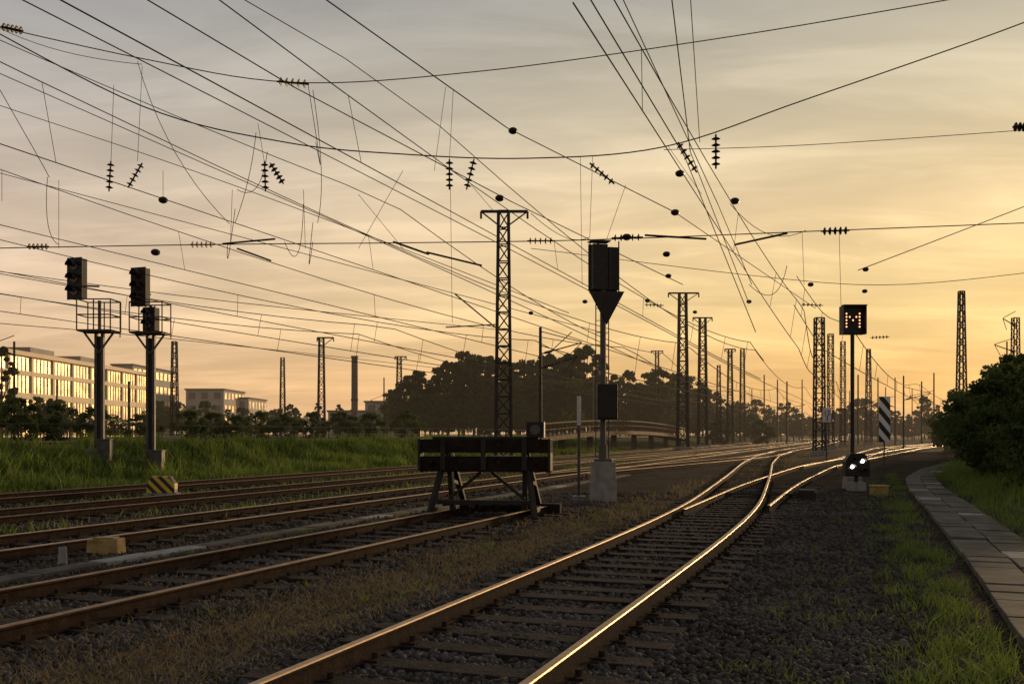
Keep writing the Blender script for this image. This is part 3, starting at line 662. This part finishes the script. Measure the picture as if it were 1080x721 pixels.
# ---------------------------------------------------------------- buffer stop
d=19.5; x=S*d-7.5; par=empty('buffer_stop',(x,d,0)); par.rotation_euler[2]=rot*.55
def bb(fn,name,bev=.012):
    m_=MB(); fn(m_); o=m_.obj(name,None,bevel=bev); o.parent=par
def f1(m_):
    m_.box((0,-.25,1.43),(2.62,.24,.26),M_wood); m_.box((0,-.22,1.08),(2.6,.2,.3),M_wood); m_.box((0,-.2,1.585),(2.1,.14,.05),M_steel)
    for sx in(-1.28,1.28): m_.box((sx,-.25,1.26),(.05,.3,.62),M_steel)
    for sx in(-.8,0,.8): m_.box((sx,-.385,1.26),(.1,.04,.6),M_steel)
    for sx in(-1.05,-.45,.3,1.05):
        for zq in(1.12,1.44): m_.tube((sx,-.31 if zq<1.2 else -.36,zq),(sx,-.4,zq),.035,M_rust,n=8)
bb(f1,'buffer_beam')
def f2(m_):
    for sx in(-.8,.8):
        m_.beam((sx*.95,-.1,1.5),(sx*1.3,-.55,.05),.1,M_steel); m_.beam((sx*.95,0,1.35),(sx*1.0,1.5,.08),.11,M_steel); m_.beam((sx*.95,-.05,1.3),(sx*.9,.1,.1),.1,M_steel)
        m_.beam((sx*1.25,-.5,.2),(sx*1.0,1.5,.12),.1,M_steel)
        m_.beam((sx*.95,.0,.75),(sx,.8,.65),.08,M_steel)
bb(f2,'frame_legs')
def f3(m_):
    m_.beam((-.95,-.25,.34),(.95,-.25,.34),.09,M_steel); m_.beam((-.75,-.1,.4),(-.1,-.1,.92),.06,M_steel); m_.beam((.75,-.08,.4),(.1,-.08,.92),.06,M_steel)
    m_.box((0,1.4,.12),(2.5,.28,.2),M_wood)
    for i in range(4): m_.box((-.5+i*.35,.4,.2),(.2,.5,.12),M_wood,.3*i)
bb(f3,'cross_bracing')
def f4(m_):
    m_.box((1.0,-.25,1.74),(.34,.14,.3),M_black); m_.tube((1.0,-.325,1.74),(1.0,-.33,1.74),.1,M_galv,n=14); m_.tube((1.0,-.25,1.5),(1.0,-.25,1.62),.03,M_steel)
bb(f4,'stop_lantern')
# ---------------------------------------------------------------- footbridge
mb=MB(); par=empty('footbridge')
dl=np.linspace(70,128,30); P=[]
for i,dv in enumerate(dl):
    t=i/29; zt=1.25+.75*math.sin(math.pi*min(1,t*.95+.05))**.8 if t<.99 else 1.25; P.append(Vector((float(S*dv-23.3),float(dv),float(zt))))
for i in range(len(P)-1):
    a,c=P[i],P[i+1]; mb.beam(a+Vector((0,0,.95)),c+Vector((0,0,.95)),.1,M_rail); mb.beam(a+Vector((0,0,.5)),c+Vector((0,0,.5)),.06,M_rail); mb.beam(a,a+Vector((0,0,.95)),.09,M_rail)
    mm_=(a+c)/2; mb.beam(mm_,mm_+Vector((0,0,.95)),.07,M_rail)
mb.obj('railing',par)
mb=MB()
for i in range(len(P)-1):
    a,c=P[i],P[i+1]
    w=Vector((-2.0,.7,0)); lo=Vector((0,0,-.35))
    mb.add([a,c,c+w,a+w,a+lo,c+lo,c+w+lo,a+w+lo],[(0,1,2,3),(7,6,5,4),(4,5,1,0),(3,2,6,7)],M_rail)
mb.obj('deck',par)
mb=MB()
for i in range(0,len(P),4): mb.box((P[i].x-.9,P[i].y+.3,P[i].z/2-.3),(.5,.5,P[i].z+.1),M_concd)
mb.obj('piers',par)
# ---------------------------------------------------------------- buildings
par=empty('office_building'); X0=-77.0
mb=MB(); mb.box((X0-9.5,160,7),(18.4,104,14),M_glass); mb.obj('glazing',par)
mb=MB()
fl=[0,3.6,7.2,10.8]
for i,z in enumerate(fl): mb.box((X0-.25,160,z+.55),(.4,104.6,1.0 if i<3 else .7),M_wall)
mb.box((X0-.2,160,14.35),(1.4,106,.7),M_wall)
y=108
while y<=212.2:
    mb.box((X0-.2,y,7),(.35,.6,14),M_wall); y+=7.43
mb.box((X0-9.5,107.6,7.2),(19,.8,14.2),M_wall); mb.box((X0-9.5,212.6,7.2),(19,.8,14.2),M_wall); mb.box((X0-19.2,160,7.2),(.8,104,14.2),M_wall)
mb.obj('cream_facade',par)
mb=MB(); y=108.6
while y<212: mb.box((X0-.26,y,7),(.12,.14,13.6),M_wall2); y+=1.24
mb.obj('mullions',par)
mb=MB(); mb.box((X0-10,160,14.8),(17,103,.25),M_roof)
for y in(125,150,176,196): mb.box((X0-9,y,15.8),(6,9,1.8),M_wall2)
mb.obj('roof',par)
def bld(name,px0,px1,d,top,mt,storeys,dp=14):
    x0,x1=(px0-540)/F*d,(px1-540)/F*d; H=CH+(HZ-top)/F*d; par=empty(name); mb=MB(); mb.box(((x0+x1)/2,d+dp/2,H/2),(x1-x0,dp,H),mt); mb.box(((x0+x1)/2,d+dp/2,H+.15),(x1-x0+.6,dp+.6,.4),M_roof); mb.obj('walls',par)
    mb=MB(); fh=H/storeys; n=int((x1-x0)/3)
    for k in range(storeys):
        for i in range(n):
            mb.box((x0+(i+.5)*(x1-x0)/n,d-.02,(k+.55)*fh),(1.7,.1,fh*.5),M_roof)
            mb.box((x0+(i+.5)*(x1-x0)/n,d-.06,(k+.55)*fh-fh*.27),(1.9,.2,.12),M_wall2)
    for k in range(storeys):
        n2=int(dp/3)
        for i in range(n2): mb.box((x1+.02,d+(i+.5)*dp/n2,(k+.55)*fh),(.1,1.7,fh*.5),M_glass)
    mb.obj('windows',par)
bld('warehouse_building',196,236,260,411,M_wall2,4,20)
bld('warehouse_building',232,262,275,420,M_wall2,3,20)
bld('warehouse_building',118,140,240,385,M_wall2,5,30)
bld('industrial_shed',346,395,230,434,M_wall2,2,20)
bld('industrial_shed',385,440,240,424,M_wall2,3,20)
mb=MB(); d=180; x=(374-540)/F*d; zt=CH+(HZ-377)/F*d; mb.tube((x,d,0),(x,d,zt),.62,M_concd,.56,n=20); mb.tube((x,d,zt),(x,d,zt+.3),.66,M_concd,.66,n=20); mb.tube((x,d,zt*.5),(x,d,zt*.5+.3),.68,M_steel,n=20); mb.obj('concrete_chimney',smooth=False)
mb=MB()
for i in range(40):
    dv=28+i*2.2; p=Vector((S*dv-29.6,dv,float(height(S*dv-29.6,dv)))); q=p+Vector((S*2.2,2.2,0)); mb.tube(p,p+Vector((0,0,.85)),.025,M_steel,n=6)
    for h in(.45,.83): mb.tube(p+Vector((0,0,h)),q+Vector((0,0,h)),.018,M_steel,n=5)
mb.obj('trackside_fence')
# ---------------------------------------------------------------- evening haze (thin volume over the far yard, airlight put in as its own glow)
hm=bpy.data.materials.new('glowing_haze'); hm.use_nodes=True; nt=hm.node_tree; nt.nodes.clear()
out=N(nt,'ShaderNodeOutputMaterial'); ab=N(nt,'ShaderNodeVolumeAbsorption'); em=N(nt,'ShaderNodeEmission'); ads=N(nt,'ShaderNodeAddShader')
SG=.00036
ab.inputs['Color'].default_value=(0,0,0,1); ab.inputs['Density'].default_value=SG
em.inputs['Color'].default_value=(.70,.46,.27,1); em.inputs['Strength'].default_value=SG
nt.links.new(ab.outputs[0],ads.inputs[0]); nt.links.new(em.outputs[0],ads.inputs[1]); nt.links.new(ads.outputs[0],out.inputs['Volume'])
mb=MB(); mb.box((0,1030,12),(5000,1950,40),M_white); mb.mats=[hm]; mb.obj('glowing_haze')
# ---------------------------------------------------------------- world
AZ=math.radians(33); EL=math.radians(7)
w=bpy.data.worlds.new('World'); scene.world=w; w.use_nodes=True; nt=w.node_tree; L=nt.links
bg=nt.nodes['Background']
tcn=N(nt,'ShaderNodeTexCoord'); sep=N(nt,'ShaderNodeSeparateXYZ'); L.new(tcn.outputs['Generated'],sep.inputs[0])
def ramp(stops):
    r=N(nt,'ShaderNodeValToRGB'); cr=r.color_ramp
    while len(cr.elements)<len(stops): cr.elements.new(.5)
    for e,(p,c) in zip(cr.elements,stops): e.position=p; e.color=lin(c)
    L.new(sep.outputs['Z'],r.inputs['Fac']); return r
rL=ramp([(0,(222,176,130)),(.05,(234,192,147)),(.12,(228,197,164)),(.2,(213,192,171)),(.3,(186,178,170)),(.4,(163,163,165)),(1,(112,120,134))])
rR=ramp([(0,(238,172,98)),(.05,(250,193,112)),(.12,(255,218,146)),(.2,(250,218,162)),(.3,(220,203,168)),(.4,(181,175,160)),(1,(112,120,134))])
def math_(op,a,b=None,c=None):
    n=N(nt,'ShaderNodeMath',operation=op)
    for i,v in enumerate((a,b,c)):
        if v is None: continue
        if isinstance(v,(int,float)): n.inputs[i].default_value=v
        else: L.new(v,n.inputs[i])
    return n.outputs[0]
X_,Y_,Z_=sep.outputs
hl=math_('SQRT',math_('ADD',math_('MULTIPLY',X_,X_),math_('ADD',math_('MULTIPLY',Y_,Y_),.0001)))
dot=math_('DIVIDE',math_('ADD',math_('MULTIPLY',X_,math.sin(AZ)),math_('MULTIPLY',Y_,math.cos(AZ))),hl)
mr1=N(nt,'ShaderNodeMapRange'); mr1.inputs[1].default_value=.45; mr1.inputs[2].default_value=1; L.new(dot,mr1.inputs[0])
fac=math_('POWER',mr1.outputs[0],1.5)
mx=N(nt,'ShaderNodeMix',data_type='RGBA'); L.new(fac,mx.inputs[0]); L.new(rL.outputs[0],mx.inputs[6]); L.new(rR.outputs[0],mx.inputs[7])
mr2=N(nt,'ShaderNodeMapRange'); mr2.inputs[1].default_value=-.6; mr2.inputs[2].default_value=.5; mr2.inputs[3].default_value=.62; mr2.inputs[4].default_value=1; L.new(dot,mr2.inputs[0])
den=math_('ADD',math_('MAXIMUM',Z_,0),.13)
cmb=N(nt,'ShaderNodeCombineXYZ'); L.new(math_('DIVIDE',X_,den),cmb.inputs[0]); L.new(math_('DIVIDE',Y_,den),cmb.inputs[1])
def cl(scale,loc,rotz,ns,dist,lo,hi,a,c_,det=8,rg_=.55):
    mp=N(nt,'ShaderNodeMapping'); mp.inputs['Rotation'].default_value=(0,0,math.radians(rotz)); mp.inputs['Scale'].default_value=scale; mp.inputs['Location'].default_value=loc; L.new(cmb.outputs[0],mp.inputs[0])
    nz=N(nt,'ShaderNodeTexNoise'); nz.inputs['Scale'].default_value=ns; nz.inputs['Detail'].default_value=det; nz.inputs['Roughness'].default_value=rg_; nz.inputs['Distortion'].default_value=dist; L.new(mp.outputs[0],nz.inputs[0])
    c1=N(nt,'ShaderNodeMapRange'); c1.interpolation_type='SMOOTHSTEP'; c1.inputs[1].default_value=lo; c1.inputs[2].default_value=hi; c1.inputs[3].default_value=a; c1.inputs[4].default_value=c_; L.new(nz.outputs[0],c1.inputs[0]); return c1.outputs[0]
k1=cl((.55,1.0,1),(1.3,.4,0),22,1.0,.6,.36,.66,.85,1.12)
k2=cl((.7,1.9,1),(3,1,0),-16,1.5,.9,.43,.68,.96,1.15,9,.6)
tot=math_('MULTIPLY',math_('MULTIPLY',k1,k2),mr2.outputs[0])
sc=N(nt,'ShaderNodeVectorMath',operation='SCALE'); L.new(mx.outputs[2],sc.inputs[0]); L.new(tot,sc.inputs['Scale'])
sky=N(nt,'ShaderNodeTexSky'); sky.sky_type='NISHITA'; sky.sun_disc=False; sky.sun_elevation=EL; sky.sun_rotation=AZ
sk=N(nt,'ShaderNodeVectorMath',operation='SCALE'); L.new(sky.outputs[0],sk.inputs[0]); sk.inputs['Scale'].default_value=.004
ad_=N(nt,'ShaderNodeVectorMath',operation='ADD'); L.new(sc.outputs[0],ad_.inputs[0]); L.new(sk.outputs[0],ad_.inputs[1])
L.new(ad_.outputs[0],bg.inputs['Color']); bg.inputs['Strength'].default_value=1.0
sl=bpy.data.lights.new('sun','SUN'); sl.energy=2.7; sl.angle=math.radians(5); sl.color=(1,.66,.34)
so=bpy.data.objects.new('sun',sl); col.objects.link(so)
dirv=Vector((math.sin(AZ)*math.cos(EL),math.cos(AZ)*math.cos(EL),math.sin(EL))); so.rotation_euler=dirv.to_track_quat('Z','Y').to_euler(); so.location=(50,80,60)
cd=bpy.data.cameras.new('camera'); cam=bpy.data.objects.new('camera',cd); col.objects.link(cam)
cam.location=(0,0,CH); cam.rotation_euler=(math.pi/2,0,0); cd.lens=35; cd.sensor_width=36; cd.shift_y=97.5/1080; cd.clip_end=8000; cd.clip_start=.05
scene.camera=cam
scene.view_settings.view_transform='Standard'; scene.view_settings.look='None'; scene.view_settings.exposure=0
